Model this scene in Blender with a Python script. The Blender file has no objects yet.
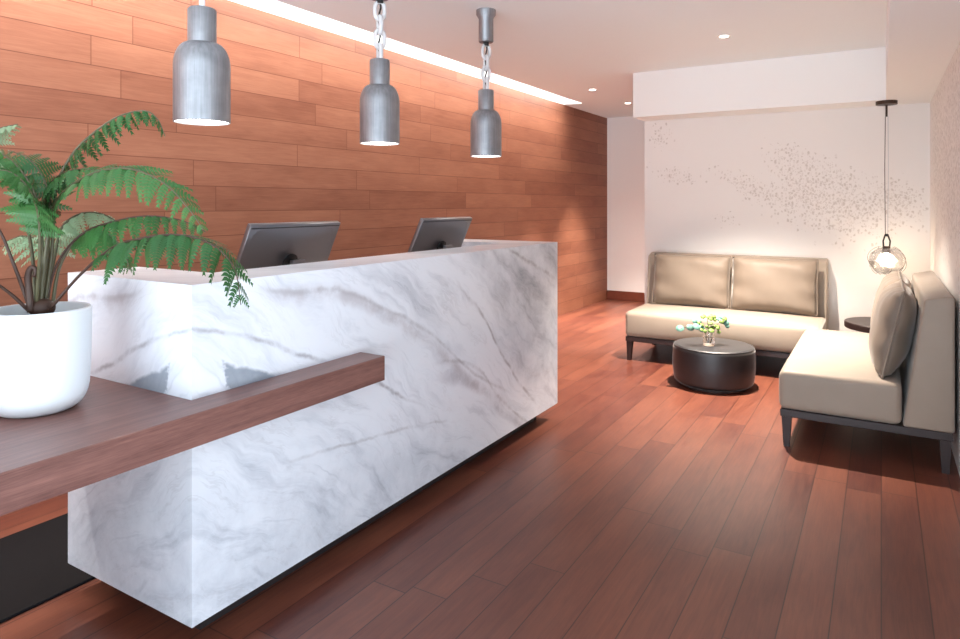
import bpy, bmesh, math, random
from mathutils import Vector, Matrix
random.seed(7)
S = bpy.context.scene
COL = S.collection

# ------------------------------------------------------------------ camera
FPX, YAW, Y0, HC = 663.03, math.radians(31.183), 203.7, 1.339
cam_d = bpy.data.cameras.new('camera'); cam = bpy.data.objects.new('camera', cam_d); COL.objects.link(cam)
cam.location = (0, 0, HC); cam.rotation_euler = (math.pi/2, 0, YAW)
cam_d.sensor_width = 36; cam_d.sensor_fit = 'HORIZONTAL'
cam_d.lens = FPX/960*36; cam_d.shift_y = -(319.5-Y0)/960
cam_d.clip_start = .05
S.camera = cam

# ------------------------------------------------------------------ light
S.view_settings.view_transform = 'Standard'; S.view_settings.look = 'None'
S.view_settings.gamma = 1; S.view_settings.use_curve_mapping = False
S.view_settings.exposure = 0.43
W = bpy.data.worlds.new('world'); S.world = W; W.use_nodes = True
W.node_tree.nodes['Background'].inputs[0].default_value = (.80, .90, 1, 1)
W.node_tree.nodes['Background'].inputs[1].default_value = 1.7

def lamp(name, kind, loc, power, col, rot=(0, 0, 0), parent=None, **kw):
    d = bpy.data.lights.new(name, kind); d.energy = power; d.color = col
    for k, v in kw.items(): setattr(d, k, v)
    o = bpy.data.objects.new(name, d); COL.objects.link(o)
    o.location = loc; o.rotation_euler = rot
    if parent: o.parent = parent
    return o

CZ = 2.54                      # ceiling height
WX, FARY, BY, RX = -3.297, 8.9, 6.30, .329
SOFY, SOFZ, SOFX, PARTX = 5.95, 2.134, .03, -1.955
WARM = (1, .88, .75)
# light strip in the cove above the wood wall
lamp('cove_strip_light', 'AREA', (-3.10, 2.85, CZ+.10), 105, (1, .93, .86), (0, math.radians(-8), 0),
     shape='RECTANGLE', size=.05, size_y=9.0, spread=math.radians(110))
# daylight through the glazed front of the lobby, to the right of and behind the camera
lamp('daylight_front', 'AREA', (3.1, -.9, 1.30), 28, (.84, .92, 1), (0, math.radians(90), 0),
     shape='RECTANGLE', size=2.4, size_y=4.2)
lamp('daylight_rear', 'AREA', (-.2, -3.1, 1.30), 20, (.84, .92, 1), (math.radians(90), 0, 0),
     shape='RECTANGLE', size=6.0, size_y=2.4)
# added upward fill lamps that brighten and cool the ceiling, no visible source
lamp('ceiling_fill_rear', 'AREA', (-.2, -3.9, .2), 210, (.80, .92, 1), (math.radians(128), 0, 0),
     shape='RECTANGLE', size=6.0, size_y=1.2, spread=math.radians(120))
lamp('ceiling_fill_right', 'AREA', (3.6, -1.0, .2), 130, (.80, .92, 1), (0, math.radians(128), 0),
     shape='RECTANGLE', size=1.2, size_y=4.2, spread=math.radians(120))  # second added ceiling fill, aimed up from the right opening

# ------------------------------------------------------------------ node helper
class NT:
    def __init__(s, name):
        s.m = bpy.data.materials.new(name); s.m.use_nodes = True
        s.t = s.m.node_tree; s.b = s.t.nodes['Principled BSDF']
    def n(s, typ, **kw):
        x = s.t.nodes.new(typ)
        for k, v in kw.items(): setattr(x, k, v)
        return x
    def put(s, sock, v):
        if isinstance(v, bpy.types.NodeSocket): s.t.links.new(v, sock)
        elif v is not None: sock.default_value = v
    def math(s, op, a, b=None, c=None, clamp=False):
        x = s.n('ShaderNodeMath', operation=op, use_clamp=clamp)
        s.put(x.inputs[0], a); s.put(x.inputs[1], b)
        if c is not None: s.put(x.inputs[2], c)
        return x.outputs[0]
    def coord(s):
        return s.n('ShaderNodeTexCoord').outputs['Object']
    def sep(s, v):
        x = s.n('ShaderNodeSeparateXYZ'); s.put(x.inputs[0], v); return x.outputs
    def comb(s, x, y, z):
        c = s.n('ShaderNodeCombineXYZ')
        for i, v in enumerate((x, y, z)): s.put(c.inputs[i], v)
        return c.outputs[0]
    def noise(s, vec, scale, detail=4, rough=.55, dist=0):
        x = s.n('ShaderNodeTexNoise'); s.put(x.inputs['Vector'], vec)
        for k, v in (('Scale', scale), ('Detail', detail), ('Roughness', rough), ('Distortion', dist)): s.put(x.inputs[k], v)
        return x.outputs['Fac']
    def wnoise(s, vec):
        x = s.n('ShaderNodeTexWhiteNoise'); s.put(x.inputs['Vector'], vec); return x.outputs['Value']
    def ramp(s, fac, stops, interp='LINEAR'):
        x = s.n('ShaderNodeValToRGB'); x.color_ramp.interpolation = interp
        e = x.color_ramp.elements
        while len(e) < len(stops): e.new(.5)
        for k, (p, c) in zip(e, stops):
            k.position = p; k.color = (*c, 1) if len(c) == 3 else c
        s.put(x.inputs[0], fac); return x.outputs[0]
    def step(s, v, a, b):       # smooth step of v from a to b
        x = s.n('ShaderNodeMapRange', interpolation_type='SMOOTHSTEP')
        s.put(x.inputs[0], v); x.inputs[1].default_value = a; x.inputs[2].default_value = b
        return x.outputs[0]
    def mix(s, f, a, b, mode='MIX'):
        x = s.n('ShaderNodeMix', data_type='RGBA', blend_type=mode)
        s.put(x.inputs[0], f)
        for i, v in ((6, a), (7, b)):
            s.put(x.inputs[i], (*v, 1) if isinstance(v, tuple) and len(v) == 3 else v)
        return x.outputs[2]
    def bump(s, h, strength=.2, dist=.01):
        x = s.n('ShaderNodeBump'); x.inputs['Strength'].default_value = strength; x.inputs['Distance'].default_value = dist
        s.put(x.inputs['Height'], h); s.put(s.b.inputs['Normal'], x.outputs[0])
    def set(s, **kw):
        for k, v in kw.items():
            k = k.replace('_', ' ')
            if isinstance(v, tuple) and len(v) == 3: v = (*v, 1)
            s.put(s.b.inputs[k], v)
        return s
def lin(r, g, b):
    f = lambda c: (c/255)/12.92 if c/255 <= .04045 else ((c/255+.055)/1.055)**2.4
    return (f(r), f(g), f(b))
def plain(name, col, rough=.5, metal=0, spec=.5, noise=0, nscale=30, bump=0, **kw):
    t = NT(name)
    f = t.noise(t.coord(), nscale, 5)
    c = t.mix(f, tuple(x*(1-noise) for x in col), tuple(min(1, x*(1+noise)) for x in col))
    t.set(Base_Color=c, Roughness=rough, Metallic=metal, Specular_IOR_Level=spec)
    if bump: t.bump(f, bump, .004)
    for k, v in kw.items(): t.set(**{k: v})
    return t.m

def planks(name, iu, iv, h, L, c_lo, c_hi, gapcol, rough, gap=.0022, grain=.35, bump=.12, seed=0.0, spec=.5, coat=0):
    t = NT(name); co = t.sep(t.coord()); u, v = co[iu], co[iv]
    r = t.math('DIVIDE', v, h); row = t.math('FLOOR', r)
    off = t.math('MULTIPLY', t.wnoise(t.comb(row, seed, 3.3)), L*5)
    uu = t.math('DIVIDE', t.math('ADD', u, off), L); cell = t.math('FLOOR', uu)
    rnd = t.wnoise(t.comb(row, cell, seed+.7))
    rnd2 = t.wnoise(t.comb(cell, row, seed+5.1))
    fv = t.math('FRACT', r); fu = t.math('FRACT', uu)
    dv = t.math('MULTIPLY', t.math('MINIMUM', fv, t.math('SUBTRACT', 1, fv)), h)
    du = t.math('MULTIPLY', t.math('MINIMUM', fu, t.math('SUBTRACT', 1, fu)), L)
    g = t.math('SUBTRACT', 1, t.step(t.math('MINIMUM', dv, du), gap*.3, gap))
    sh = t.math('MULTIPLY', rnd2, 37.0)
    gv = t.comb(t.math('ADD', t.math('MULTIPLY', u, 1.6), sh), t.math('MULTIPLY', v, 24), sh)
    n1 = t.noise(gv, 2.2, 6, .62, 1.2)
    n2 = t.noise(t.comb(t.math('ADD', t.math('MULTIPLY', u, 9), sh), t.math('MULTIPLY', v, 260), sh), 1.0, 3, .6)
    n3 = t.noise(t.comb(t.math('ADD', u, sh), t.math('MULTIPLY', v, 3.0), sh), 2.4, 3, .5)
    f = t.math('ADD', t.math('ADD', .06, t.math('MULTIPLY', rnd, .30)), t.math('MULTIPLY', t.math('SUBTRACT', n1, .5), grain*1.6))
    f = t.math('ADD', f, t.math('MULTIPLY', t.math('SUBTRACT', n2, .5), grain*.7))
    f = t.math('ADD', f, t.math('MULTIPLY', t.math('SUBTRACT', n3, .35), .55), clamp=True)
    c = t.mix(f, c_lo, c_hi)
    c = t.mix(t.math('MULTIPLY', g, .85), c, gapcol)
    rr = t.math('ADD', rough, t.math('MULTIPLY', t.math('SUBTRACT', n1, .5), .08))
    t.set(Base_Color=c, Roughness=rr, Specular_IOR_Level=spec, Coat_Weight=coat, Coat_Roughness=.25)
    hgt = t.math('SUBTRACT', t.math('MULTIPLY', n1, .25), g)
    t.bump(hgt, bump, .004)
    return t.m

# ------------------------------------------------------------------ mesh helper
class MB:
    def __init__(s): s.bm = bmesh.new()
    def box(s, x0, x1, y0, y1, z0, z1, bev=0, seg=2):
        t = bmesh.new(); bmesh.ops.create_cube(t, size=1)
        for v in t.verts: v.co = Vector(((x0+x1)/2+v.co.x*(x1-x0), (y0+y1)/2+v.co.y*(y1-y0), (z0+z1)/2+v.co.z*(z1-z0)))
        if bev: bmesh.ops.bevel(t, geom=t.edges[:], offset=bev, segments=seg, profile=.5, affect='EDGES')
        return s.add(t)
    def add(s, t, mat=None):
        if mat: t.transform(mat)
        me = bpy.data.meshes.new('tmp'); t.to_mesh(me); t.free(); s.bm.from_mesh(me); bpy.data.meshes.remove(me); return s
    def prism(s, outline, a0, a1, axis='z', bev=0, seg=2):
        # outline: 2-D points; axis: extrusion axis
        t = bmesh.new()
        def P(p, a): return {'z': (p[0], p[1], a), 'y': (p[0], a, p[1]), 'x': (a, p[0], p[1])}[axis]
        lo = [t.verts.new(P(p, a0)) for p in outline]; hi = [t.verts.new(P(p, a1)) for p in outline]
        n = len(outline); t.faces.new(lo); t.faces.new(hi)
        for i in range(n): t.faces.new((lo[i], lo[(i+1) % n], hi[(i+1) % n], hi[i]))
        bmesh.ops.recalc_face_normals(t, faces=t.faces[:])
        if bev: bmesh.ops.bevel(t, geom=t.edges[:], offset=bev, segments=seg, profile=.5, affect='EDGES')
        return s.add(t)
    def lathe(s, prof, c=(0, 0, 0), seg=48, cap=True):
        t = bmesh.new(); rings = []
        for r, z in prof:
            if r < 1e-5: rings.append([t.verts.new((c[0], c[1], c[2]+z))])
            else: rings.append([t.verts.new((c[0]+r*math.cos(2*math.pi*i/seg), c[1]+r*math.sin(2*math.pi*i/seg), c[2]+z)) for i in range(seg)])
        for a, b in zip(rings, rings[1:]):
            for i in range(seg):
                j = (i+1) % seg
                if len(a) == 1 and len(b) == 1: break
                if len(a) == 1: t.faces.new((a[0], b[i], b[j]))
                elif len(b) == 1: t.faces.new((a[i], a[j], b[0]))
                else: t.faces.new((a[i], a[j], b[j], b[i]))
        if cap:
            for r in (rings[0], rings[-1]):
                if len(r) > 1: t.faces.new(r)
        bmesh.ops.recalc_face_normals(t, faces=t.faces[:])
        return s.add(t)
    def tube(s, pts, rad, seg=8, closed=False):
        t = bmesh.new(); pts = [Vector(p) for p in pts]; n = len(pts)
        if not isinstance(rad, (list, tuple)): rad = [rad]*n
        prev = None; rings = []
        for i, p in enumerate(pts):
            d = (pts[(i+1) % n]-pts[i-1]) if closed else (pts[min(i+1, n-1)]-pts[max(i-1, 0)])
            d.normalize()
            if prev is None:
                u = d.cross(Vector((0, 0, 1)))
                if u.length < 1e-3: u = d.cross(Vector((1, 0, 0)))
            else: u = prev-d*prev.dot(d)
            u.normalize(); prev = u; w = d.cross(u)
            rings.append([t.verts.new(p+(u*math.cos(2*math.pi*k/seg)+w*math.sin(2*math.pi*k/seg))*rad[i]) for k in range(seg)])
        pairs = list(zip(rings, rings[1:]))+([(rings[-1], rings[0])] if closed else [])
        for a, b in pairs:
            for k in range(seg): t.faces.new((a[k], a[(k+1) % seg], b[(k+1) % seg], b[k]))
        if not closed: t.faces.new(rings[0]); t.faces.new(rings[-1])
        bmesh.ops.recalc_face_normals(t, faces=t.faces[:])
        return s.add(t)
    def sphere(s, c, r, sub=3, sc=(1, 1, 1)):
        t = bmesh.new(); bmesh.ops.create_icosphere(t, subdivisions=sub, radius=r)
        for v in t.verts: v.co = Vector((c[0]+v.co.x*sc[0], c[1]+v.co.y*sc[1], c[2]+v.co.z*sc[2]))
        return s.add(t)
    def build(s, name, mat, parent=None, smooth=False, loc=None):
        me = bpy.data.meshes.new(name)
        off = Vector(loc) if loc else Vector((0, 0, 0))
        if parent:
            p = parent
            while p: off = off+p.location; p = p.parent
        if off.length: bmesh.ops.translate(s.bm, verts=s.bm.verts[:], vec=-off)
        s.bm.to_mesh(me); s.bm.free()
        me.materials.append(mat)
        if smooth:
            me.shade_smooth()
            if smooth != 'all': me.set_sharp_from_angle(angle=math.radians(40))
        o = bpy.data.objects.new(name, me); COL.objects.link(o)
        if loc: o.location = loc
        if parent: o.parent = parent
        return o
def thing(name, label, cat, loc=(0, 0, 0), group=None):
    o = bpy.data.objects.new(name, None); COL.objects.link(o); o.location = loc
    o.empty_display_size = .05
    return tag(o, label, cat, group)
def tag(o, label, cat, group=None):
    o['label'] = label; o['category'] = cat
    if group: o['group'] = group
    return o
def struct(name, mb, mat, smooth=False):
    o = mb.build(name, mat, None, smooth); o['kind'] = 'structure'; return o
def copy_thing(root, loc, label):
    def cp(o, parent):
        c = o.copy(); COL.objects.link(c)
        if parent: c.parent = parent
        for ch in list(o.children): cp(ch, c)
        return c
    r = cp(root, None); r.location = loc; r['label'] = label; return r
def at(px, py, d):             # point seen along a direction at depth d
    c = (px-480)/FPX*d
    return Vector((c*math.cos(YAW)-d*math.sin(YAW), c*math.sin(YAW)+d*math.cos(YAW), HC-(py-Y0)*d/FPX))

# ------------------------------------------------------------------ materials
M = {}
M['floor'] = planks('floor_boards', 1, 0, .14, 1.5, lin(76, 35, 29), lin(142, 86, 64), lin(30, 13, 11), .34, seed=1.0, bump=.03, grain=.42, spec=.72, gap=.0030)
M['woodwall'] = planks('wall_boards', 1, 2, .144, 1.35, lin(118, 72, 55), lin(172, 119, 94), lin(88, 46, 32), .5, gap=.0028, seed=4.0, bump=.08, spec=.25)
M['white'] = plain('white_paint', lin(244, 243, 242), .6, noise=.012, nscale=60, spec=.3)
M['ceil'] = plain('ceiling_paint', lin(240, 245, 248), .7, noise=.01, nscale=40, spec=.2)
M['base'] = plain('baseboard_wood', lin(112, 54, 36), .4, noise=.25, nscale=20)

def slab_wood():
    t = NT('dark_slab_wood'); co = t.sep(t.coord())
    v = t.comb(t.math('MULTIPLY', co[0], 40), t.math('MULTIPLY', co[1], 1.5), t.math('MULTIPLY', co[2], 40))
    n1 = t.noise(v, 1.0, 6, .65, .8)
    n2 = t.noise(t.comb(t.math('MULTIPLY', co[0], 420), t.math('MULTIPLY', co[1], 22), t.math('MULTIPLY', co[2], 420)), 1, 2)
    f = t.math('ADD', t.math('MULTIPLY', n1, .65), t.math('MULTIPLY', n2, .35))
    t.set(Base_Color=t.ramp(f, [(.3, lin(84, 54, 50)), (.7, lin(138, 98, 90))]), Roughness=.36, Specular_IOR_Level=.5)
    t.bump(n2, .08, .002); return t.m
M['slab'] = slab_wood()

DESK = (-2.07, 2.51, 0)
def marble(name):
    t = NT(name); co = t.sep(t.coord())
    x = t.math('ADD', co[0], DESK[0]); y = t.math('ADD', co[1], DESK[1]); z = co[2]
    # distance run from the front corner, so front and end face are book-matched
    s = t.math('ADD', t.math('SUBTRACT', y, 1.226), t.math('SUBTRACT', -1.73, x))
    p0 = t.comb(s, 0.0, z)
    ca, sa = math.cos(math.radians(-33)), math.sin(math.radians(-33))
    w = t.math('SUBTRACT', t.noise(p0, 1.6, 4, .55), .5)
    w2 = t.math('SUBTRACT', t.noise(t.comb(s, 7.0, z), 5.5, 5, .6), .5)
    a = t.math('ADD', t.math('MULTIPLY', s, ca), t.math('MULTIPLY', z, sa))      # along the veins
    b = t.math('SUBTRACT', t.math('MULTIPLY', z, ca), t.math('MULTIPLY', s, sa))  # across
    b = t.math('ADD', b, t.math('ADD', t.math('MULTIPLY', w, .34), t.math('MULTIPLY', w2, .03)))
    broad = t.noise(t.comb(t.math('MULTIPLY', a, 1.1), 0.0, t.math('MULTIPLY', b, 6.5)), 1.0, 6, .62)
    fine = t.noise(t.comb(t.math('MULTIPLY', a, 2.6), 3.0, t.math('MULTIPLY', b, 18)), 1.0, 6, .65, .6)
    cloud = t.noise(t.comb(s, 11.0, z), 5, 8, .68)
    ridge = lambda n, wd: t.math('SUBTRACT', 1, t.step(t.math('ABSOLUTE', t.math('SUBTRACT', n, .5)), 0, wd))
    thin = t.math('MULTIPLY', ridge(broad, .016), t.step(cloud, .44, .62))
    thin2 = t.math('MULTIPLY', ridge(fine, .03), t.step(broad, .5, .7))
    g = t.math('MULTIPLY', t.step(broad, .49, .74), .40)
    g = t.math('ADD', g, t.math('MULTIPLY', t.step(fine, .49, .79), .36))
    g = t.math('ADD', g, t.math('MULTIPLY', thin2, .16))
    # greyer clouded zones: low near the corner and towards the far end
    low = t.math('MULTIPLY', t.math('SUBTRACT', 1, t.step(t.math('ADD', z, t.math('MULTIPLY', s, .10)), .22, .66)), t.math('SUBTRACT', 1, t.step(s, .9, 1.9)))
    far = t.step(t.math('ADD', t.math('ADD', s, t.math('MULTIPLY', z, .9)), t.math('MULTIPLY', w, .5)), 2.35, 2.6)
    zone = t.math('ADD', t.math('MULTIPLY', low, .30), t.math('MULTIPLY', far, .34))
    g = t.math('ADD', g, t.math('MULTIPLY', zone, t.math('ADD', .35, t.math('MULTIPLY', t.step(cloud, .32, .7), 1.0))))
    c = t.mix(t.math('MINIMUM', g, 1.0), lin(222, 226, 234), lin(122, 130, 146))
    c = t.mix(t.math('MULTIPLY', thin, .18), c, lin(140, 138, 144))
    def vein(pts, wid, amp, col, wob=.05, stren=.55):
        nonlocal c
        n = t.n('ShaderNodeFloatCurve'); cu = n.mapping.curves[0]
        pts2 = [(p/2.6, q/1.2) for p, q in pts]
        while len(cu.points) < len(pts2): cu.points.new(.5, .5)
        for k, (p, q) in zip(cu.points, pts2): k.location = (p, q)
        n.mapping.update(); n.inputs[0].default_value = 1
        t.put(n.inputs[1], t.math('DIVIDE', s, 2.6))
        zz = t.math('MULTIPLY', n.outputs[0], 1.2)
        d = t.math('ABSOLUTE', t.math('ADD', t.math('SUBTRACT', z, zz), t.math('ADD', t.math('MULTIPLY', w2, wob), t.math('MULTIPLY', w, wob))))
        m = t.math('SUBTRACT', 1, t.step(d, 0, wid))
        m = t.math('MULTIPLY', m, t.math('MULTIPLY', t.step(s, pts[0][0], pts[0][0]+.2), t.math('SUBTRACT', 1, t.step(s, pts[-1][0]-.2, pts[-1][0]))))
        m = t.math('MULTIPLY', m, t.math('ADD', .25, t.step(cloud, .38, .62)))
        c = t.mix(t.math('MULTIPLY', m, stren), c, col)
    dk = lin(150, 148, 154)
    vein([(.2, 1.07), (.42, 1.03), (.65, 1.0), (.92, .89), (1.16, .78), (1.58, .5), (2.06, .27)], .016, 1, dk)
    vein([(.2, 1.06), (.42, 1.02), (.65, .985), (.92, .865), (1.16, .74), (1.58, .45), (2.06, .2)], .05, 1, lin(176, 172, 178), .08, .6)
    vein([(1.2, .62), (1.54, .55), (1.84, .31), (2.25, .03)], .018, 1, dk)
    vein([(1.2, .56), (1.54, .47), (1.84, .25), (2.25, .0)], .05, 1, lin(168, 168, 178), .08, .6)
    vein([(1.38, 1.0), (1.46, .92), (1.61, .81), (1.84, .56), (2.32, .12)], .02, 1, lin(150, 150, 158), .06, .7)
    vein([(.3, .48), (.42, .455), (.62, .43), (.98, .39), (1.4, .33)], .010, 1, dk, .05, .45)
    vein([(-.1, .99), (.17, .92), (.42, .83), (.8, .63), (1.2, .42)], .014, 1, lin(140, 138, 146), .06, .7)
    vein([(1.7, 1.16), (1.84, 1.12), (2.39, .93), (2.6, .86)], .02, 1, lin(140, 140, 150), .06, .7)
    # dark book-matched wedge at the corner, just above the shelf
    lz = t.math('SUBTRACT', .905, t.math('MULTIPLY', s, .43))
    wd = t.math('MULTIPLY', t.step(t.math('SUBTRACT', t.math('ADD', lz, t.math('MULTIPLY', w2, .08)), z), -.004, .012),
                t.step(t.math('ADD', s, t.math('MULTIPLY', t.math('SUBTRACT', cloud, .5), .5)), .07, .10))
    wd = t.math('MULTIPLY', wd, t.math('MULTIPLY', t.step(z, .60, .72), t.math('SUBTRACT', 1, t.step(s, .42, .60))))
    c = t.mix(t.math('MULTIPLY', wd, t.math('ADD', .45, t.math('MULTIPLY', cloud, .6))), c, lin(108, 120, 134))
    t.set(Base_Color=c, Roughness=.28, Specular_IOR_Level=.4)
    return t.m
M['marble'] = marble('book_matched_marble')
M['ledge'] = plain('ledge_marble', lin(238, 232, 230), .3, noise=.03, nscale=6)
M['plinth'] = plain('plinth_black', lin(34, 30, 32), .5)

def fabric(name, col):
    t = NT(name); co = t.coord()
    n = t.noise(co, 420, 2); n2 = t.noise(co, 7, 4)
    c = t.mix(n2, tuple(x*.9 for x in col), tuple(min(1, x*1.08) for x in col))
    t.set(Base_Color=c, Roughness=.55, Specular_IOR_Level=.3, Sheen_Weight=.25, Sheen_Roughness=.4)
    t.bump(n, .05, .001); return t.m
M['seat'] = fabric('taupe_leather', lin(150, 137, 124))
M['cush'] = fabric('satin_cushion', lin(122, 109, 97))
M['darkwood'] = plain('espresso_wood', lin(40, 26, 26), .4, noise=.2, nscale=30)
M['black'] = plain('black_leather', lin(20, 20, 25), .46, spec=.8, noise=.12, nscale=90, bump=.03, Sheen_Weight=.35, Sheen_Roughness=.3)
M['shadowgap'] = plain('dark_base', lin(46, 28, 22), .6)
def brushed():
    t = NT('brushed_aluminium'); co = t.sep(t.coord())
    n = t.noise(t.comb(t.math('MULTIPLY', co[0], 90), t.math('MULTIPLY', co[1], 90), t.math('MULTIPLY', co[2], 4)), 1, 4)
    n2 = t.noise(t.coord(), 12, 4)
    f = t.math('ADD', t.math('MULTIPLY', n, .5), t.math('MULTIPLY', n2, .5))
    t.set(Base_Color=t.ramp(f, [(.3, lin(124, 126, 131)), (.7, lin(164, 166, 171))]), Metallic=.75, Roughness=.48)
    return t.m
M['alu'] = brushed()
M['monitor'] = plain('monitor_silver', lin(122, 123, 128), .30, metal=.9, noise=.01)
M['monblack'] = plain('monitor_black', lin(16, 16, 18), .4)
M['link'] = plain('white_link', lin(232, 233, 236), .18, noise=.01, Transmission_Weight=.25)
M['cord'] = plain('black_cord', lin(20, 20, 22), .5)
M['bronze'] = plain('dark_bronze', lin(66, 52, 42), .4, metal=.6)
M['pot'] = plain('white_ceramic', lin(218, 223, 228), .35, noise=.01)
M['soil'] = plain('soil', lin(48, 36, 28), .9, noise=.5, nscale=120, bump=.6)
M['mat'] = plain('black_rubber', lin(13, 12, 15), .7, spec=.15, noise=.1, nscale=200, bump=.1)
M['worktop'] = plain('worktop_laminate', lin(205, 200, 196), .4)
def emit(name, col, st):
    t = NT(name); t.set(Base_Color=(.9, .9, .9), Emission_Color=col, Emission_Strength=st); return t.m
M['lampglow'] = emit('lamp_glow', (1, .95, .88), 6)
M['downglow'] = emit('downlight_glow', (1, .93, .82), 14)
M['bulb'] = emit('bulb_glow', (1, .80, .58), 36)
def glass(name, col=(1, 1, 1), rough=.02):
    t = NT(name); t.set(Base_Color=col, Roughness=rough, Transmission_Weight=1, IOR=1.45); return t.m
M['glass'] = glass('clear_glass')
def thin_glass(name):
    t = NT(name); lw = t.n('ShaderNodeLayerWeight'); lw.inputs[0].default_value = .35
    a = t.n('ShaderNodeBsdfTransparent'); b = t.n('ShaderNodeBsdfGlossy'); b.inputs['Roughness'].default_value = .08
    mx = t.n('ShaderNodeMixShader'); t.put(mx.inputs[0], t.math('ADD', .10, t.math('MULTIPLY', lw.outputs['Facing'], .75)))
    t.put(mx.inputs[1], a.outputs[0]); t.put(mx.inputs[2], b.outputs[0])
    t.put(t.t.nodes['Material Output'].inputs[0], mx.outputs[0]); return t.m
M['globeglass'] = thin_glass('thin_clear_glass')
def leaf(name, c1, c2, trans=.3, sc=9):
    t = NT(name)
    c = t.mix(t.noise(t.coord(), sc, 4, .6), c1, c2)
    t.set(Base_Color=c, Roughness=.42, Specular_IOR_Level=.4)
    tr = t.n('ShaderNodeBsdfTranslucent'); t.put(tr.inputs[0], c)
    mx = t.n('ShaderNodeMixShader'); mx.inputs[0].default_value = trans
    t.put(mx.inputs[1], t.b.outputs[0]); t.put(mx.inputs[2], tr.outputs[0])
    t.put(t.t.nodes['Material Output'].inputs[0], mx.outputs[0]); return t.m
M['fern'] = leaf('fern_green', lin(28, 74, 36), lin(76, 126, 66), .18)
M['ferndark'] = leaf('fern_dark_green', lin(20, 62, 32), lin(54, 106, 52), .18)
M['fernpale'] = leaf('fern_pale_green', lin(100, 134, 100), lin(158, 178, 142), .18)
M['stalk'] = plain('fern_stalk', lin(74, 70, 46), .5, noise=.3, nscale=60)
M['stalkbrown'] = plain('fern_stalk_brown', lin(58, 36, 26), .6, noise=.3, nscale=60)
M['euca'] = leaf('eucalyptus_leaf', lin(88, 136, 124), lin(124, 166, 152), .2)
M['bloom'] = leaf('green_bloom', lin(84, 132, 62), lin(168, 188, 104), .3, 60)

def wallpaper(name, iu, blobs, c0, cb, scale, thr_mul=1.0):
    t = NT(name); co = t.sep(t.coord()); u, z = co[iu], co[2]
    mask = None
    for cu, cz, ru, rz, ang, st in blobs:
        a = math.radians(ang)
        du = t.math('SUBTRACT', u, cu); dz = t.math('SUBTRACT', z, cz)
        p = t.math('DIVIDE', t.math('ADD', t.math('MULTIPLY', du, math.cos(a)), t.math('MULTIPLY', dz, math.sin(a))), ru)
        q = t.math('DIVIDE', t.math('SUBTRACT', t.math('MULTIPLY', dz, math.cos(a)), t.math('MULTIPLY', du, math.sin(a))), rz)
        r2 = t.math('ADD', t.math('MULTIPLY', p, p), t.math('MULTIPLY', q, q))
        m = t.math('MULTIPLY', t.math('POWER', 2.718, t.math('MULTIPLY', r2, -1.0)), st)
        mask = m if mask is None else t.math('ADD', mask, m)
    p0 = t.comb(u, 0.0, z)
    n = t.noise(p0, 9, 4, .6); n2 = t.noise(t.comb(u, 5.0, z), 30, 3)
    mask = t.math('MULTIPLY', mask, t.math('ADD', .35, t.math('MULTIPLY', n, 1.3)))
    def leaves(sc, seed, thr):
        v = t.n('ShaderNodeTexVoronoi', feature='F1'); v.inputs['Scale'].default_value = sc; v.inputs['Randomness'].default_value = 1
        t.put(v.inputs['Vector'], t.comb(t.math('ADD', u, seed), seed, t.math('ADD', z, t.math('MULTIPLY', t.math('SUBTRACT', n2, .5), .06))))
        rnd = t.sep(v.outputs['Color'])[0]
        on = t.step(t.math('SUBTRACT', mask, rnd), thr-.06, thr+.06)
        dot = t.math('SUBTRACT', 1, t.step(v.outputs['Distance'], .18, .52))
        return t.math('MULTIPLY', on, dot)
    l = t.math('MAXIMUM', leaves(scale, 1.3, .08), t.math('MULTIPLY', leaves(scale*1.7, 4.1, .2), .7))
    c = t.mix(n, tuple(x*.985 for x in c0), c0)
    c = t.mix(t.math('MULTIPLY', l, .6*thr_mul), c, cb)
    t.set(Base_Color=c, Roughness=.6, Specular_IOR_Level=.25); return t.m
PAPER = lin(236, 232, 229)
M['paper_back'] = wallpaper('blossom_wallpaper', 0, [
    (-.30, 1.34, .42, .25, -12, 1.15), (-1.0, 1.48, .30, .08, -28, 1.0), (-1.66, 1.60, .22, .07, -12, .75),
    (-.62, 1.74, .30, .09, -25, .7), (-1.80, 1.98, .12, .16, 0, .55), (-1.22, 1.20, .12, .07, 0, .5), (.15, 1.36, .2, .12, 0, .8),
    (-.6, 1.5, .25, .12, -40, .8)], PAPER, lin(186, 176, 168), 38)
M['paper_right'] = wallpaper('blossom_wallpaper_side', 1, [(4.4, 1.6, .5, .35, 0, .7), 
    (4.6, 1.62, .9, .42, 0, 1.2), (5.6, 1.75, .5, .4, 20, 1.0), (3.9, 1.5, .5, .4, 0, 1.0)], PAPER, lin(170, 162, 158), 34)

# ------------------------------------------------------------------ the setting
YR = -3.2                      # rear end of the lobby
struct('floor', MB().box(WX-.2, 3.2, YR, FARY+.2, -.1, 0), M['floor'])
struct('wall_left', MB().box(WX-.15, WX, YR, FARY, 0, CZ), M['woodwall'])
c = MB()
SLX, SLY = -3.06, 7.41
c.box(SLX, 3.2, YR, FARY+.2, CZ, CZ+.2)                       # main ceiling
c.box(WX-.2, SLX, SLY, FARY+.2, CZ, CZ+.2)                    # beyond the end of the light cove
c.box(WX-.2, SLX, YR, SLY, CZ+.16, CZ+.2)                     # cove lid
c.box(WX-.15, WX, YR, SLY, CZ, CZ+.16)                        # white upstand of the cove over the boards
struct('ceiling', c, M['ceil'])
struct('wall_far', MB().box(WX-.15, RX+.15, FARY, FARY+.15, 0, CZ), M['white'])
struct('wall_back', MB().box(PARTX, RX+.15, BY, FARY, 0, CZ), M['paper_back'])
struct('wall_right', MB().box(RX, RX+.15, 1.3, BY, 0, CZ), M['paper_right'])
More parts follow.
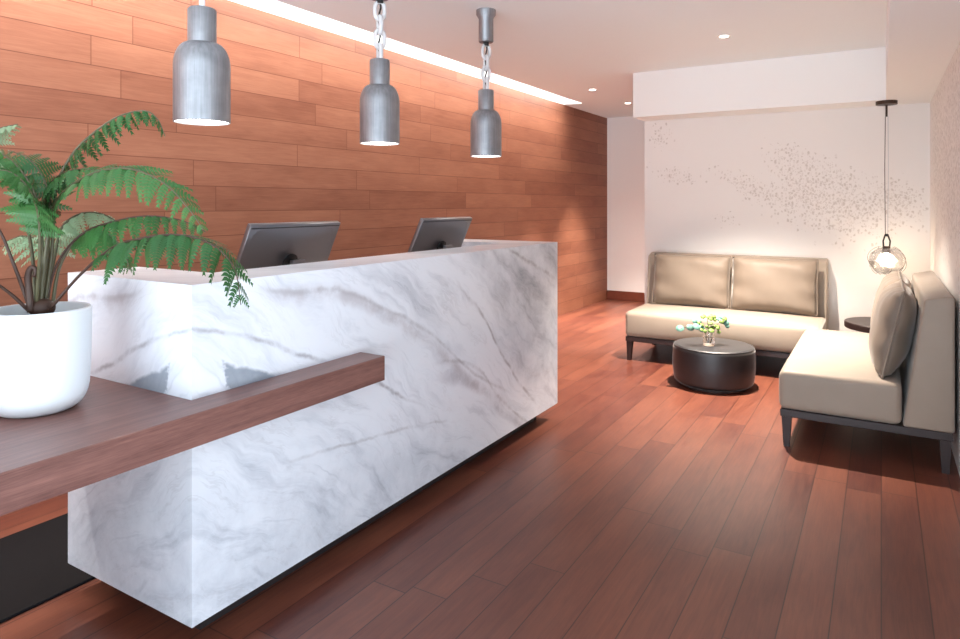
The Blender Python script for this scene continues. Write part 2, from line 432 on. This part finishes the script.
struct('trim_1', MB().prism([(PARTX, SOFY), (SOFX, SOFY), (SOFX, .4), (RX+.15, .4), (RX+.15, BY), (PARTX, BY)], SOFZ, CZ, 'z'), M['white'])
struct('baseboard_far', MB().box(WX, PARTX, FARY-.018, FARY, 0, .125, .004), M['base'])

# ------------------------------------------------------------------ reception desk
FX, BX, LY, RY, HB, HT = -1.73, -2.411, 1.226, 3.793, .094, 1.10
T = .04
desk = thing('reception_desk', 'long white and grey veined marble reception desk with raised ledge and two monitors behind', 'desk', DESK)
MB().prism([(FX, LY), (FX, RY), (FX-T, RY-T), (FX-T, LY+T)], HB, HT-T).build('front_panel', M['marble'], desk)
MB().prism([(FX, LY), (FX-T, LY+T), (BX, LY+T), (BX, LY)], HB, HT-T).build('end_panel', M['marble'], desk)
MB().prism([(FX, RY), (FX-T, RY-T), (BX, RY-T), (BX, RY)], HB, HT-T).build('end_panel', M['marble'], desk)
LW, EW = .255, .255
MB().prism([(BX, LY), (FX, LY), (FX, RY), (BX, RY), (BX, RY-EW), (FX-LW, RY-EW), (FX-LW, LY+EW), (BX, LY+EW)], HT-T, HT, 'z').build('raised_ledge', M['marble'], desk)
i = MB()                                                       # inner faces of the raised ledge
i.box(FX-LW, FX-LW+.02, LY+EW, RY-EW, .72, HT-T); i.box(BX, FX-LW+.02, LY+EW-.02, LY+EW, .72, HT-T); i.box(BX, FX-LW+.02, RY-EW, RY-EW+.02, .72, HT-T)
i.build('inner_panel', M['ledge'], desk)
MB().box(BX, FX-T, LY+T, RY-T, .68, .72).build('worktop', M['worktop'], desk)
MB().box(BX+.1, FX-.10, LY+.1, RY-.1, 0, HB+.01).build('plinth', M['plinth'], desk)
for y in (LY+.5, RY-1.0): MB().box(BX+.02, FX-T-.02, y, y+.5, HB+.01, .68).build('drawer_pedestal', M['worktop'], desk)
MB().box(BX+.02, FX-T, LY+T, RY-T, HB, HB+.01).build('base_board', M['plinth'], desk)

# wooden shelf wrapped round the near corner of the desk
LX, LEND, LN, ST = -1.607, 1.961, .764, .671
shelf = thing('wooden_shelf', 'thick dark brown wood shelf wrapped around the near corner of the marble desk', 'shelf', (-2.0, .7, 0))
MB().prism([(BX, .15), (LX, .15), (LX, LEND), (FX+.001, LEND), (FX+.001, LY-.001), (BX, LY-.001)], ST, LN, 'z', .003, 2).build('shelf_top', M['slab'], shelf)
MB().box(BX+.05, LX-.05, .16, .22, 0, ST, .003).build('support_leg', M['slab'], shelf)

tag(MB().box(-2.99, -2.40, .45, 3.6, 0, .012, .004).build('floor_mat', M['mat']), 'black rubber mat on the floor behind the reception desk', 'mat')

# ------------------------------------------------------------------ monitors
def monitor(y, label):
    x, zt, w, h, tilt = -2.12, 1.258, .505, .33, math.radians(25)
    t = thing('computer_monitor', label, 'monitor', (x-.10, y, .72), 'monitors on the reception desk')
    R = Matrix.Translation((x, y, zt)) @ Matrix.Rotation(tilt, 4, 'Y')
    def tilted(mb): mb.bm.transform(R); return mb
    p = MB().box(-.012, .012, -w/2, w/2, -h, 0, .004, 2)
    # gently bulged back shell
    g = bmesh.new(); N = 12
    vs = [[g.verts.new((.011+.016*(1-((2*a/N-1)**2))*(1-((2*b/N-1)**2)), (a/N-.5)*w*.96, -h*.02-b/N*h*.96)) for b in range(N+1)] for a in range(N+1)]
    for a in range(N):
        for b in range(N): g.faces.new((vs[a][b], vs[a+1][b], vs[a+1][b+1], vs[a][b+1]))
    bmesh.ops.recalc_face_normals(g, faces=g.faces[:])
    p.add(g)
    tilted(p).build('display_panel', M['monitor'], t, True)
    tilted(MB().box(-.0145, -.012, -w/2+.01, w/2-.01, -h+.012, -.01)).build('screen', M['monblack'], t)
    tilted(MB().box(-.010, .0135, -w/2+.006, w/2-.006, -.0155, -.0115)).build('vent_slot', M['monblack'], t)
    hub = R @ Vector((.02, 0, -h*.52))
    hb = MB().lathe([(0, -.012), (.038, -.012), (.038, .012), (0, .012)], seg=24)
    hb.bm.transform(Matrix.Translation(hub) @ Matrix.Rotation(tilt, 4, 'Y') @ Matrix.Rotation(math.pi/2, 4, 'Y'))
    hb.build('hinge', M['monblack'], t, True)
    nx = hub.x+.055
    MB().tube([hub, hub+Vector((.03, 0, -.004)), (nx-.004, y, hub.z-.03), (nx-.004, y, hub.z-.09)], .013, 10).build('stand_arm', M['monblack'], t, True)
    MB().prism([(nx-.012, hub.z+.008), (nx+.012, hub.z+.008), (nx+.002, .735), (nx-.03, .735)], y-.035, y+.035, 'y', .004, 2).build('stand_neck', M['monitor'], t, True)
    MB().box(nx-.10, nx+.015, y-.12, y+.12, .72, .735, .006, 2).build('stand_base', M['monitor'], t, True)
    return t
m1 = monitor(2.008, 'left computer monitor, its silver-grey back showing above the marble ledge near the fern')
copy_thing(m1, (m1.location.x, 3.150, .72), 'right computer monitor on the marble desk, nearer its far end')

# ------------------------------------------------------------------ pendant lamps
def ring(c, rx, rz, axis, r, n=28):
    pts = []
    for k in range(n):
        a = 2*math.pi*k/n; e = .8
        sx, sz = math.copysign(abs(math.cos(a))**e, math.cos(a))*rx, math.copysign(abs(math.sin(a))**e, math.sin(a))*rz
        pts.append((c[0]+sx*math.cos(axis), c[1]+sx*math.sin(axis), c[2]+sz))
    return MB().tube(pts, r, 8, True)
PX = -2.1
def pendant(y, label):
    zb, zn = 1.632, 2.043
    t = thing('pendant_lamp', label, 'pendant lamp', (PX, y, CZ), 'metal pendant lamps in a row over the desk')
    c = (PX, y, 0)
    MB().lathe([(0, CZ), (.061, CZ), (.061, CZ-.03), (.046, CZ-.055), (.046, CZ-.195), (.042, CZ-.2), (0, CZ-.2)], c, 32).build('canopy', M['alu'], t, True)
    k = MB().lathe([(.0, 2.345), (.018, 2.345), (.018, 2.318), (0, 2.318)], c, 16)
    k.build('hook', M['cord'], t, True)
    zs = [2.318-.036-i*.069 for i in range(4)]
    for i, z in enumerate(zs):
        ring((PX, y, z), .024, .043, .62+(math.pi/2)*(i % 2)+.35, .0105).build('chain_link', M['link'], t, 'all')
    pts = [(PX+.006*math.sin(k*1.4), y+.006*math.cos(k*1.4), 2.325-(2.325-zn+.005)*k/10) for k in range(11)]
    MB().tube(pts, .0045, 8).build('cord', M['cord'], t, 'all')
    R = .0965
    outer = [(.0, zn), (.044, zn), (.049, zn-.006), (.049, zn-.125)]
    for k in range(1, 9):
        a = math.pi/2*k/8
        outer.append((.049+(R-.049)*math.sin(a), zn-.125-.085*(1-math.cos(a))))
    outer += [(R, zb)]
    inner = [(R-.004, zb), (R-.004, zn-.21), (.07, zn-.16), (.0, zn-.14)]
    MB().lathe(outer+inner, c, 56, False).build('shade', M['alu'], t, True)
    MB().lathe([(0, zb+.012), (R-.0045, zb+.012), (R-.0045, zb+.004), (0, zb+.004)], c, 48).build('diffuser', M['lampglow'], t, True)
    return t
p1 = pendant(1.53, 'nearest of the three metal bell pendants, above the near end of the desk')
for i, (y, l) in enumerate(((2.522, 'middle one of the three metal bell pendants hanging above the desk'),
                            (3.542, 'farthest metal bell pendant, its whole ceiling canopy in view'))):
    copy_thing(p1, (PX, y, CZ), l)
for y in (1.53, 2.522, 3.542):
    lamp('pendant_light', 'SPOT', (PX, y, 1.625), 4, WARM, (0, 0, 0), spot_size=math.radians(120), spot_blend=.7, shadow_soft_size=.08)

# ------------------------------------------------------------------ downlights
def downlight(x, y, label, power, size, blend=.6):
    t = thing('downlight', label, 'ceiling light', (x, y, CZ), 'small round recessed downlights')
    MB().lathe([(.030, CZ+.0), (.048, CZ), (.046, CZ-.004), (.030, CZ-.003)], (x, y, 0), 32, False).build('trim_ring', M['white'], t, True)
    MB().lathe([(0, CZ-.001), (.031, CZ-.001), (.031, CZ-.0035), (0, CZ-.0035)], (x, y, 0), 32).build('lens', M['downglow'], t, True)
    lamp('downlight_beam', 'SPOT', (x, y, CZ-.05), power, WARM, (0, 0, 0), spot_size=math.radians(size), spot_blend=blend, shadow_soft_size=.035)
downlight(-2.60, 6.58, 'recessed downlight nearest the end of the cove, by the wood wall', 650, 56, .8)
downlight(-2.585, 7.68, 'recessed downlight at the edge of the dropped white soffit', 700, 66, .9)
downlight(-.965, 4.97, 'recessed downlight alone in the ceiling above the black ottoman', 1000, 92, 1.0)

# ------------------------------------------------------------------ sofas
def rbox(sx, sy, sz, r, ne=5, nm=10):
    # box from the origin with evenly rounded edges
    def cs(L):
        e = [r*(1-math.cos(math.pi/2*k/ne)) for k in range(ne)]
        return e+[r+(L-2*r)*k/nm for k in range(nm+1)]+[L-x for x in reversed(e)]
    X, Y, Z = cs(sx), cs(sy), cs(sz); g = bmesh.new()
    def face(A, B, f):
        vs = [[g.verts.new(f(a, b)) for b in B] for a in A]
        for i in range(len(A)-1):
            for j in range(len(B)-1): g.faces.new((vs[i][j], vs[i+1][j], vs[i+1][j+1], vs[i][j+1]))
    for e in (0, sz): face(X, Y, lambda a, b: (a, b, e))
    for e in (0, sy): face(X, Z, lambda a, b: (a, e, b))
    for e in (0, sx): face(Y, Z, lambda a, b: (e, a, b))
    bmesh.ops.remove_doubles(g, verts=g.verts[:], dist=1e-5)
    for v in g.verts:
        q = Vector((min(max(v.co.x, r), sx-r), min(max(v.co.y, r), sy-r), min(max(v.co.z, r), sz-r)))
        d = v.co-q
        if d.length > 1e-6: v.co = q+d.normalized()*r
    bmesh.ops.recalc_face_normals(g, faces=g.faces[:])
    return g
def sofa(name, label, M4, L):
    """built with its front along local +x from (0,0), depth into +y; M4 places it"""
    loc = M4.translation.copy()
    t = thing(name, label, 'sofa', loc)
    def put(mb, n, mat, sm=False): mb.bm.transform(M4); return mb.build(n, mat, t, sm)
    D, SD = .795, .575
    # legs
    for x in (.012, L-.062):
        for y in (.012, D-.062):
            g = bmesh.new(); bmesh.ops.create_cube(g, size=1)
            for v in g.verts:
                top = v.co.z > 0; k = 1 if top else .62
                ox = .0 if top else (-.006 if x < .5 else .006)
                v.co = Vector((x+.025+v.co.x*.05*k+ox, y+.025+v.co.y*.05*k, .170 if top else 0))
            b = MB(); b.add(g); put(b, 'leg', M['darkwood'])
    b = MB(); b.box(.006, L-.006, .006, D-.006, .165, .205, .003); put(b, 'base_frame', M['darkwood'])
    # seat: soft rounded block with a slight crown
    g = rbox(L, SD, .213, .034)
    for v in g.verts:
        v.co.z += .205
        u, w, q = v.co.x/L*2-1, v.co.y/SD*2-1, (v.co.z-.205)/.213
        v.co.z += .018*(1-min(1, abs(u))**4)*(1-min(1, abs(w))**4)*max(0, q)
        v.co.y -= .012*(1-abs(u)**6)*math.sin(math.pi*min(1, max(0, q)))*(w < -.5)
    b = MB(); b.add(g); put(b, 'seat', M['seat'], 'all')
    # wedge-shaped back
    b = MB(); b.prism([(SD+.003, .205), (D, .205), (D, .88), (D-.03, .88), (SD+.095, .858)], 0, L, 'x', .014, 3)
    put(b, 'backrest', M['seat'], True)
    return t
def cushion(mat4, w, h, th, label, seed):
    rnd = random.Random(seed); N = 26
    g = bmesh.new(); rings = {}
    ph = [rnd.uniform(0, 6.28) for _ in range(6)]
    def side(sgn):
        grid = []
        for a in range(N+1):
            row = []
            for b in range(N+1):
                u, v = 2*a/N-1, 2*b/N-1
                eu = (1-abs(u)**3.2)**.62; ev = (1-abs(v)**3.2)**.62
                pf = eu*ev
                edge = max(abs(u), abs(v))
                x = u*w/2*(1-.025*(1-v*v)*abs(u)**6*0-.02*(1-abs(v))*abs(u)**4)
                z = v*h/2*(1-.03*(1-abs(u)**2)*abs(v)**4)
                wr = .011*math.sin(9*v+ph[0]+2*u)*edge**3+.006*math.sin(17*u+ph[1]+3*v)*edge**4+.004*math.sin(5*u+4*v+ph[2])
                wr += .004*math.sin(26*u+ph[3])*max(0, abs(v)-.6)**1.0*2
                y = sgn*(.012*(1-edge**8)+th/2*pf+wr*pf**.3*(pf > 0))
                row.append(Vector((x, y, z)))
            grid.append(row)
        return grid
    A, B = side(-1), side(1)
    va = [[g.verts.new(p) for p in r] for r in A]; vb = [[None]*(N+1) for _ in range(N+1)]
    for a in range(N+1):
        for b in range(N+1):
            vb[a][b] = va[a][b] if a in (0, N) or b in (0, N) else g.verts.new(B[a][b])
    for a in range(N):
        for b in range(N):
            g.faces.new((va[a][b], va[a+1][b], va[a+1][b+1], va[a][b+1]))
            g.faces.new((vb[a][b], vb[a][b+1], vb[a+1][b+1], vb[a+1][b]))
    bmesh.ops.recalc_face_normals(g, faces=g.faces[:])
    # piping along the edge
    g.transform(mat4); b = MB(); b.add(g)
    loc = mat4.translation.copy()
    t = thing('back_cushion', label, 'cushion', loc, 'loose back cushions on the two sofas')
    b.build('cover', M['cush'], t, 'all')
    rim = [A[k][0] for k in range(N)]+[A[N][k] for k in range(N)]+[A[N-k][N] for k in range(N)]+[A[0][N-k] for k in range(N)]
    r = MB().tube([mat4 @ p for p in rim], .0055, 6, True); r.build('piping', M['cush'], t, 'all')
    return t
SX0, SYF = -1.88, 5.495
ms1 = Matrix.Translation((SX0, SYF, 0))
sofa('armless_sofa', 'taupe armless sofa against the back wallpaper wall behind the black ottoman', ms1, 1.50)
lean = Matrix.Rotation(math.radians(-12), 4, 'X')
for k, (cx, l) in enumerate(((.425, 'left brown satin cushion on the sofa along the back wall'), (1.105, 'right brown satin cushion on the sofa along the back wall'))):
    cushion(ms1 @ Matrix.Translation((cx, .535, .657)) @ lean, .668, .455, .14, l, 3+k)
ms2 = Matrix.Translation((-.485, 5.472, 0)) @ Matrix.Rotation(-math.pi/2, 4, 'Z')
sofa('armless_sofa', 'taupe armless sofa in the right foreground standing against the right wall', ms2, 1.48)
for k, (cx, l) in enumerate(((.40, 'brown satin cushion at the far end of the right sofa'), (1.085, 'puffy brown satin cushion at the near end of the right sofa'))):
    cushion(ms2 @ Matrix.Translation((cx, .538, .655)) @ lean, .672, .468, .17, l, 8+k)

# ------------------------------------------------------------------ ottoman, side table
OT = (-1.065, 5.10, 0)
ot = thing('ottoman', 'round black leather drum ottoman in front of the back sofa', 'ottoman', OT)
R = .292
prof = [(0, .018), (R-.05, .018)]
for k in range(7): a = -math.pi/2+math.pi/2*k/6; prof.append((R-.045+.035*math.cos(a), .055+.037*math.sin(a)))
prof += [(R-.002, .12), (R, .17), (R-.003, .24)]
for k in range(7): a = math.pi/2*k/6; prof.append((R-.034+.03*math.cos(a), .268+.03*math.sin(a)))
prof += [(.15, .301), (0, .303)]
MB().lathe(prof, OT, 64).build('drum', M['black'], ot, True)
MB().tube([(OT[0]+(R-.012)*math.cos(a*math.pi/32), OT[1]+(R-.012)*math.sin(a*math.pi/32), .289) for a in range(64)], .0045, 6, True).build('piping', M['black'], ot, 'all')
MB().lathe([(0, 0), (R-.06, 0), (R-.06, .02), (0, .02)], OT, 48).build('base_plate', M['shadowgap'], ot, True)

tb = (.02, 5.95, 0)
st = thing('side_table', 'small round dark side table in the corner between the sofas', 'table', tb)
MB().lathe([(0, .378), (.262, .378), (.27, .384), (.27, .422), (.265, .427), (0, .427)], tb, 48).build('table_top', M['darkwood'], st, True)
MB().lathe([(0, 0.02), (.03, 0.02), (.03, .378), (0, .378)], tb, 24).build('pedestal', M['darkwood'], st, True)
MB().lathe([(0, 0), (.17, 0), (.17, .012), (.16, .02), (0, .02)], tb, 40).build('foot', M['darkwood'], st, True)

# ------------------------------------------------------------------ globe pendant
LP = (.035, 6.03)
gl = thing('globe_lamp', 'clear glass globe pendant on a thin cord in the sofa corner', 'pendant lamp', (LP[0], LP[1], SOFZ))
MB().lathe([(0, SOFZ), (.073, SOFZ), (.073, SOFZ-.028), (0, SOFZ-.032)], (*LP, 0), 36).build('canopy', M['bronze'], gl, True)
MB().tube([(*LP, SOFZ-.03), (*LP, SOFZ-.12)], .008, 10).build('stem', M['bronze'], gl, True)
GZ, GR = .895, .122
MB().tube([(LP[0]-.008, LP[1], SOFZ-.12), (LP[0]-.012, LP[1], 1.6), (LP[0]-.008, LP[1], 1.09)], .0028, 6).build('cord', M['bronze'], gl)
MB().tube([(LP[0]+.010, LP[1], SOFZ-.12), (LP[0]+.012, LP[1], 1.6), (LP[0]+.008, LP[1], 1.09)], .0028, 6).build('cord', M['link'], gl)
hk = MB()
hk.tube([(LP[0]-.008, LP[1], 1.10), (LP[0]-.022, LP[1], 1.05), (LP[0]-.02, LP[1], 1.005)], .006, 8)
hk.tube([(LP[0]+.008, LP[1], 1.10), (LP[0]+.024, LP[1], 1.05), (LP[0]+.02, LP[1], 1.005)], .006, 8)
hk.lathe([(0, 1.105), (.012, 1.105), (.014, 1.085), (0, 1.085)], (*LP, 0), 16)
hk.build('hanger', M['cord'], gl, True)
MB().lathe([(0, 1.01), (.026, 1.01), (.028, .96), (0, .96)], (*LP, 0), 20).build('socket', M['bronze'], gl, True)
MB().sphere((*LP, .905), .042, 3, (1, 1, 1.25)).build('bulb', M['bulb'], gl, 'all')
# faceted glass shell
g = MB(); g.sphere((*LP, GZ), GR, 2, (1.05, 1.05, .92)); gg = g.build('glass_globe', M['globeglass'], gl)
sm = gg.modifiers.new('thickness', 'SOLIDIFY'); sm.thickness = .003
w = MB()
rw = random.Random(5)
for k in range(7):
    a = k*2*math.pi/7; pts = []
    for j in range(15):
        th = .12*math.pi+(.72*math.pi)*j/14; aa = a+.5*math.sin(th*1.5+k)
        rr = GR*1.07
        pts.append((LP[0]+rr*math.sin(th)*math.cos(aa)*1.05, LP[1]+rr*math.sin(th)*math.sin(aa)*1.05, GZ+rr*.92*math.cos(th)))
    w.tube(pts, .0015, 6)
w.build('wire_cage', M['bronze'], gl, 'all')

# ------------------------------------------------------------------ vase and sprigs on the ottoman
V = Vector((-1.08, 5.02, .3035))
v = thing('glass_vase', 'small clear glass vase on top of the black ottoman', 'vase', V)
MB().lathe([(0, 0), (.040, 0), (.043, .01), (.043, .105), (.040, .105), (.040, .012), (0, .010)], V, 32, False).build('glass_wall', M['glass'], v, True)
MB().lathe([(0, .012), (.0385, .012), (.0385, .06), (0, .06)], V, 32).build('water', M['glass'], v, True)
def disc(b, c, r, nrm, up=.15):
    g = bmesh.new(); n = Vector(nrm).normalized(); q = n.to_track_quat('Z', 'Y').to_matrix().to_4x4()
    ctr = g.verts.new((0, 0, -r*up)); vs = [g.verts.new((r*math.cos(a*math.pi/7), r*math.sin(a*math.pi/7)*.92, 0)) for a in range(14)]
    for a in range(14): g.faces.new((ctr, vs[a], vs[(a+1) % 14]))
    lo = bmesh.ops.extrude_face_region(g, geom=g.faces[:])
    for e in lo['geom']:
        if isinstance(e, bmesh.types.BMVert): e.co.z -= .0012
    bmesh.ops.recalc_face_normals(g, faces=g.faces[:])
    b.add(g, Matrix.Translation(c) @ q)
UR = Vector((math.cos(YAW), math.sin(YAW), 0)); UF = Vector((-math.sin(YAW), math.cos(YAW), 0))
def sprig(label, path, leaves, seed, name='eucalyptus_sprig', mat='euca'):
    rn = random.Random(seed)
    P = [V+UR*a+UF*b+Vector((0, 0, z)) for a, b, z in path]
    t = thing(name, label, 'sprig', P[0], 'greenery in the glass vase')
    MB().tube(P, .0025, 6).build('stem', M['stalk'], t, 'all')
    for a, b, z, r in leaves:
        c = V+UR*a+UF*b+Vector((0, 0, z))
        lb = MB(); disc(lb, c, r, (UF*-1+UR*rn.uniform(-.5, .5)+Vector((0, 0, rn.uniform(.2, 1.0)))))
        lb.build('leaf', M[mat], t, 'all')
sprig('pale blue-green eucalyptus sprig reaching left out of the vase',
      [(-.005, 0, .02), (-.03, 0, .11), (-.10, .0, .14), (-.21, -.01, .125)],
      [(-.215, -.01, .125, .030), (-.150, -.03, .135, .026), (-.125, .02, .125, .027), (-.095, -.02, .14, .03), (-.075, .02, .165, .027), (-.10, .01, .175, .022), (-.06, -.02, .125, .026)], 1)
sprig('bluish eucalyptus sprig reaching right out of the vase',
      [(.008, 0, .02), (.03, 0, .12), (.08, .0, .17), (.13, .0, .15)],
      [(.095, 0, .175, .024), (.12, -.02, .165, .022), (.08, .02, .19, .022), (.135, .0, .14, .018), (.105, .02, .20, .018)], 2)
rb = random.Random(11)
sprig('yellow-green leafy sprig standing upright in the middle of the vase',
      [(0, 0, .02), (.0, 0, .11), (-.01, 0, .17), (-.012, 0, .20)],
      [(rb.gauss(-.002, .035), rb.gauss(-.01, .03), rb.uniform(.10, .215), rb.uniform(.012, .021)) for _ in range(30)], 3, 'leafy_sprig', 'bloom')

# ------------------------------------------------------------------ potted fern
PC = at(38, 312, 1.855); PB = Vector((PC.x, PC.y, LN))
fern = thing('potted_fern', 'large green fern in a round white pot on the dark wood shelf', 'potted plant', PB)
h = .283; Rp = .131
prof = [(0, 0), (.075, 0)]
for k in range(1, 9): a = -math.pi/2+math.pi/2*k/8; prof.append((.075+(Rp-.080)*math.cos(a), .075+.075*math.sin(a)))
prof += [(Rp-.001, .16), (Rp, .25), (Rp, h-.004), (Rp-.004, h), (Rp-.010, h), (Rp-.013, h-.006), (Rp-.014, h-.05), (0, h-.05)]
MB().lathe(prof, PB, 64, False).build('pot', M['pot'], fern, True)
MB().lathe([(0, h-.03), (.05, h-.033), (Rp-.013, h-.045), (Rp-.013, h-.055), (0, h-.055)], PB, 32).build('soil', M['soil'], fern, True)

def catmull(P, n):
    P = [P[0]*2-P[1]]+P+[P[-1]*2-P[-2]]; out = []
    for i in range(1, len(P)-2):
        for k in range(n):
            t = k/n; a, b, c, d = P[i-1], P[i], P[i+1], P[i+2]
            out.append(.5*((2*b)+(c-a)*t+(2*a-5*b+4*c-d)*t*t+(3*b-a-3*c+d)*t*t*t))
    out.append(P[-2]); return out
def frond(pix, start, length, mat, seed, npair=14, droop=.35, stalkmat='stalk', r0=.0055, roll=0.0):
    """pix: (px, py, depth) along the midrib; leaflets start after fraction start"""
    rn = random.Random(seed)
    P = catmull([at(*p) for p in pix], 14)
    cum = [0]
    for a, b in zip(P, P[1:]): cum.append(cum[-1]+(b-a).length)
    Lt = cum[-1]
    def pos(s):
        s = max(0, min(1, s))*Lt
        for i in range(len(P)-1):
            if cum[i+1] >= s:
                k = (s-cum[i])/max(1e-6, cum[i+1]-cum[i]); return P[i].lerp(P[i+1], k), (P[i+1]-P[i]).normalized()
        return P[-1], (P[-1]-P[-2]).normalized()
    bm = bmesh.new()
    for k in range(npair):
        f = (k+.3)/npair; s = start+(1-start)*f
        p, d = pos(s)
        env = min(1, .45+f*3.2)*(1-f**2.4)**.8+.10
        ll = length*env
        side = d.cross(Vector((0, 0, 1)))
        if side.length < .15: side = d.cross(UF)
        side.normalize()
        side = (Matrix.Rotation(math.radians(roll), 3, d) @ side).normalized()
        up = side.cross(d).normalized()
        for sg in (-1, 1):
            dirv = (side*sg*.9+d*.40+Vector((0, 0, -droop))+Vector([rn.uniform(-.16, .16) for _ in range(3)])).normalized()
            lng = ll*rn.uniform(.85, 1.12)
            nr = (up-dirv*up.dot(dirv)).normalized()
            nr = (Matrix.Rotation(rn.uniform(-.5, .5), 3, dirv) @ nr)
            lat = dirv.cross(nr).normalized()
            m = max(6, int(lng/.0078))
            hw = lng*.19+.004
            pts = []
            for j in range(m+1):
                q = j/m
                pts.append(p+dirv*lng*q+Vector((0, 0, -1))*lng*(.12+.45*droop)*q*q+d*lng*.12*q*q)
            for j in range(m):
                q = j/m; w = hw*(1-q**1.5)*(.72+.28*min(1, q*5))+.0018
                a, b = pts[j], pts[j+1]; ax = (b-a)
                for s2 in (-1, 1):
                    w2 = w*rn.uniform(.88, 1.1)
                    v0 = bm.verts.new(a-ax*.05); v1 = bm.verts.new(a+ax*.16+lat*s2*w2*.55-nr*w2*.03)
                    v2 = bm.verts.new(a+lat*s2*w2+ax*1.15-nr*w2*.28); v3 = bm.verts.new(a+ax*.95+lat*s2*w2*.45-nr*w2*.10)
                    v4 = bm.verts.new(a+ax*.85)
                    bm.faces.new((v0, v1, v2, v3, v4) if s2 > 0 else (v4, v3, v2, v1, v0))
    b = MB(); b.bm.free(); b.bm = bm
    fo = b.build('frond', M[mat], fern, False)
    n = len(P)
    MB().tube(P, [r0*(1-.78*i/n) for i in range(n)], 7).build('stalk', M[stalkmat], fo, 'all')
    return fo
D = 1.855
frond([(40, 310, D), (46, 250, D), (55, 205, D-.01), (75, 183, D-.04), (105, 170, D-.07), (135, 170, D-.10), (165, 184, D-.12), (188, 208, D-.13), (205, 232, D-.13)], .28, .085, 'fern', 1, 22, .25, roll=35)
frond([(44, 310, D+.02), (52, 250, D+.03), (56, 190, D+.05), (72, 155, D+.07), (95, 132, D+.08), (120, 116, D+.09), (145, 111, D+.09), (158, 120, D+.09), (165, 136, D+.09)], .44, .058, 'ferndark', 2, 17, .8)
frond([(50, 309, D-.02), (80, 275, D-.05), (112, 248, D-.10), (143, 238, D-.15), (180, 235, D-.18), (212, 245, D-.20), (234, 268, D-.20), (241, 305, D-.20)], .30, .108, 'ferndark', 3, 17, .35, 'stalkbrown', .0045, 18)
frond([(44, 308, D+.03), (58, 262, D+.04), (82, 234, D+.03), (112, 222, D), (146, 216, D-.02), (180, 220, D-.03), (206, 232, D-.03)], .40, .066, 'fern', 15, 15, .5, 'stalkbrown', .004, 25)
frond([(38, 310, D), (42, 255, D), (38, 205, D-.02), (22, 172, D-.05), (-2, 152, D-.08), (-35, 145, D-.1)], .40, .10, 'fern', 4, 17, .25, roll=-35)
frond([(42, 310, D+.02), (48, 250, D+.04), (44, 205, D+.06), (52, 182, D+.05), (72, 170, D+.02), (98, 170, D)], .50, .075, 'fern', 5, 14, .3, roll=40)
frond([(46, 308, D+.05), (54, 260, D+.10), (62, 228, D+.13), (80, 214, D+.15), (102, 214, D+.16), (124, 226, D+.16)], .38, .075, 'fernpale', 6, 13, .5, roll=25)
frond([(44, 308, D+.06), (46, 262, D+.12), (42, 244, D+.16), (24, 236, D+.18), (5, 242, D+.2)], .45, .065, 'fernpale', 7, 14, .4, roll=-25)
frond([(30, 308, D-.02), (14, 265, D-.04), (-2, 228, D-.06), (-25, 205, D-.08), (-60, 200, D-.1)], .60, .10, 'fern', 8, 17, .4, 'stalkbrown')
frond([(28, 310, D-.03), (8, 292, D-.07), (-15, 278, D-.11), (-45, 275, D-.14)], .5, .09, 'ferndark', 9, 13, .4, 'stalkbrown')
frond([(36, 308, D+.04), (30, 240, D+.08), (12, 180, D+.12), (-6, 148, D+.14), (-2, 130, D+.13), (18, 124, D+.12)], .62, .07, 'fernpale', 10, 15, .3, roll=20)
frond([(52, 308, D+.03), (60, 266, D+.06), (80, 236, D+.08), (104, 232, D+.08), (122, 248, D+.08), (130, 270, D+.08)], .42, .062, 'fern', 12, 16, .7, roll=20)
frond([(36, 310, D-.01), (40, 250, D-.05), (38, 212, D-.08), (28, 188, D-.12), (10, 172, D-.15), (-12, 170, D-.18)], .48, .085, 'fern', 13, 15, .35, roll=-30)
frond([(40, 310, D+.01), (48, 245, D+.02), (50, 205, D+.03), (44, 180, D+.03), (30, 160, D+.03), (8, 150, D+.03)], .50, .08, 'ferndark', 14, 14, .3, roll=-35)
# curled young frond and hairy crown at the soil
fh = [at(31, 312, D-.03), at(29, 290, D-.03), at(28, 276, D-.03), at(31, 268, D-.03), at(35, 269, D-.03), at(35.5, 274, D-.03), at(33, 276, D-.03)]
cf = catmull(fh, 8)
MB().tube(cf, [.010-.005*i/len(cf) for i in range(len(cf))], 9).build('fiddlehead', M['stalkbrown'], fern, 'all')
MB().sphere(at(42, 308, D), .030, 3, (1.1, 1.1, .9)).build('crown', M['stalkbrown'], fern, 'all')
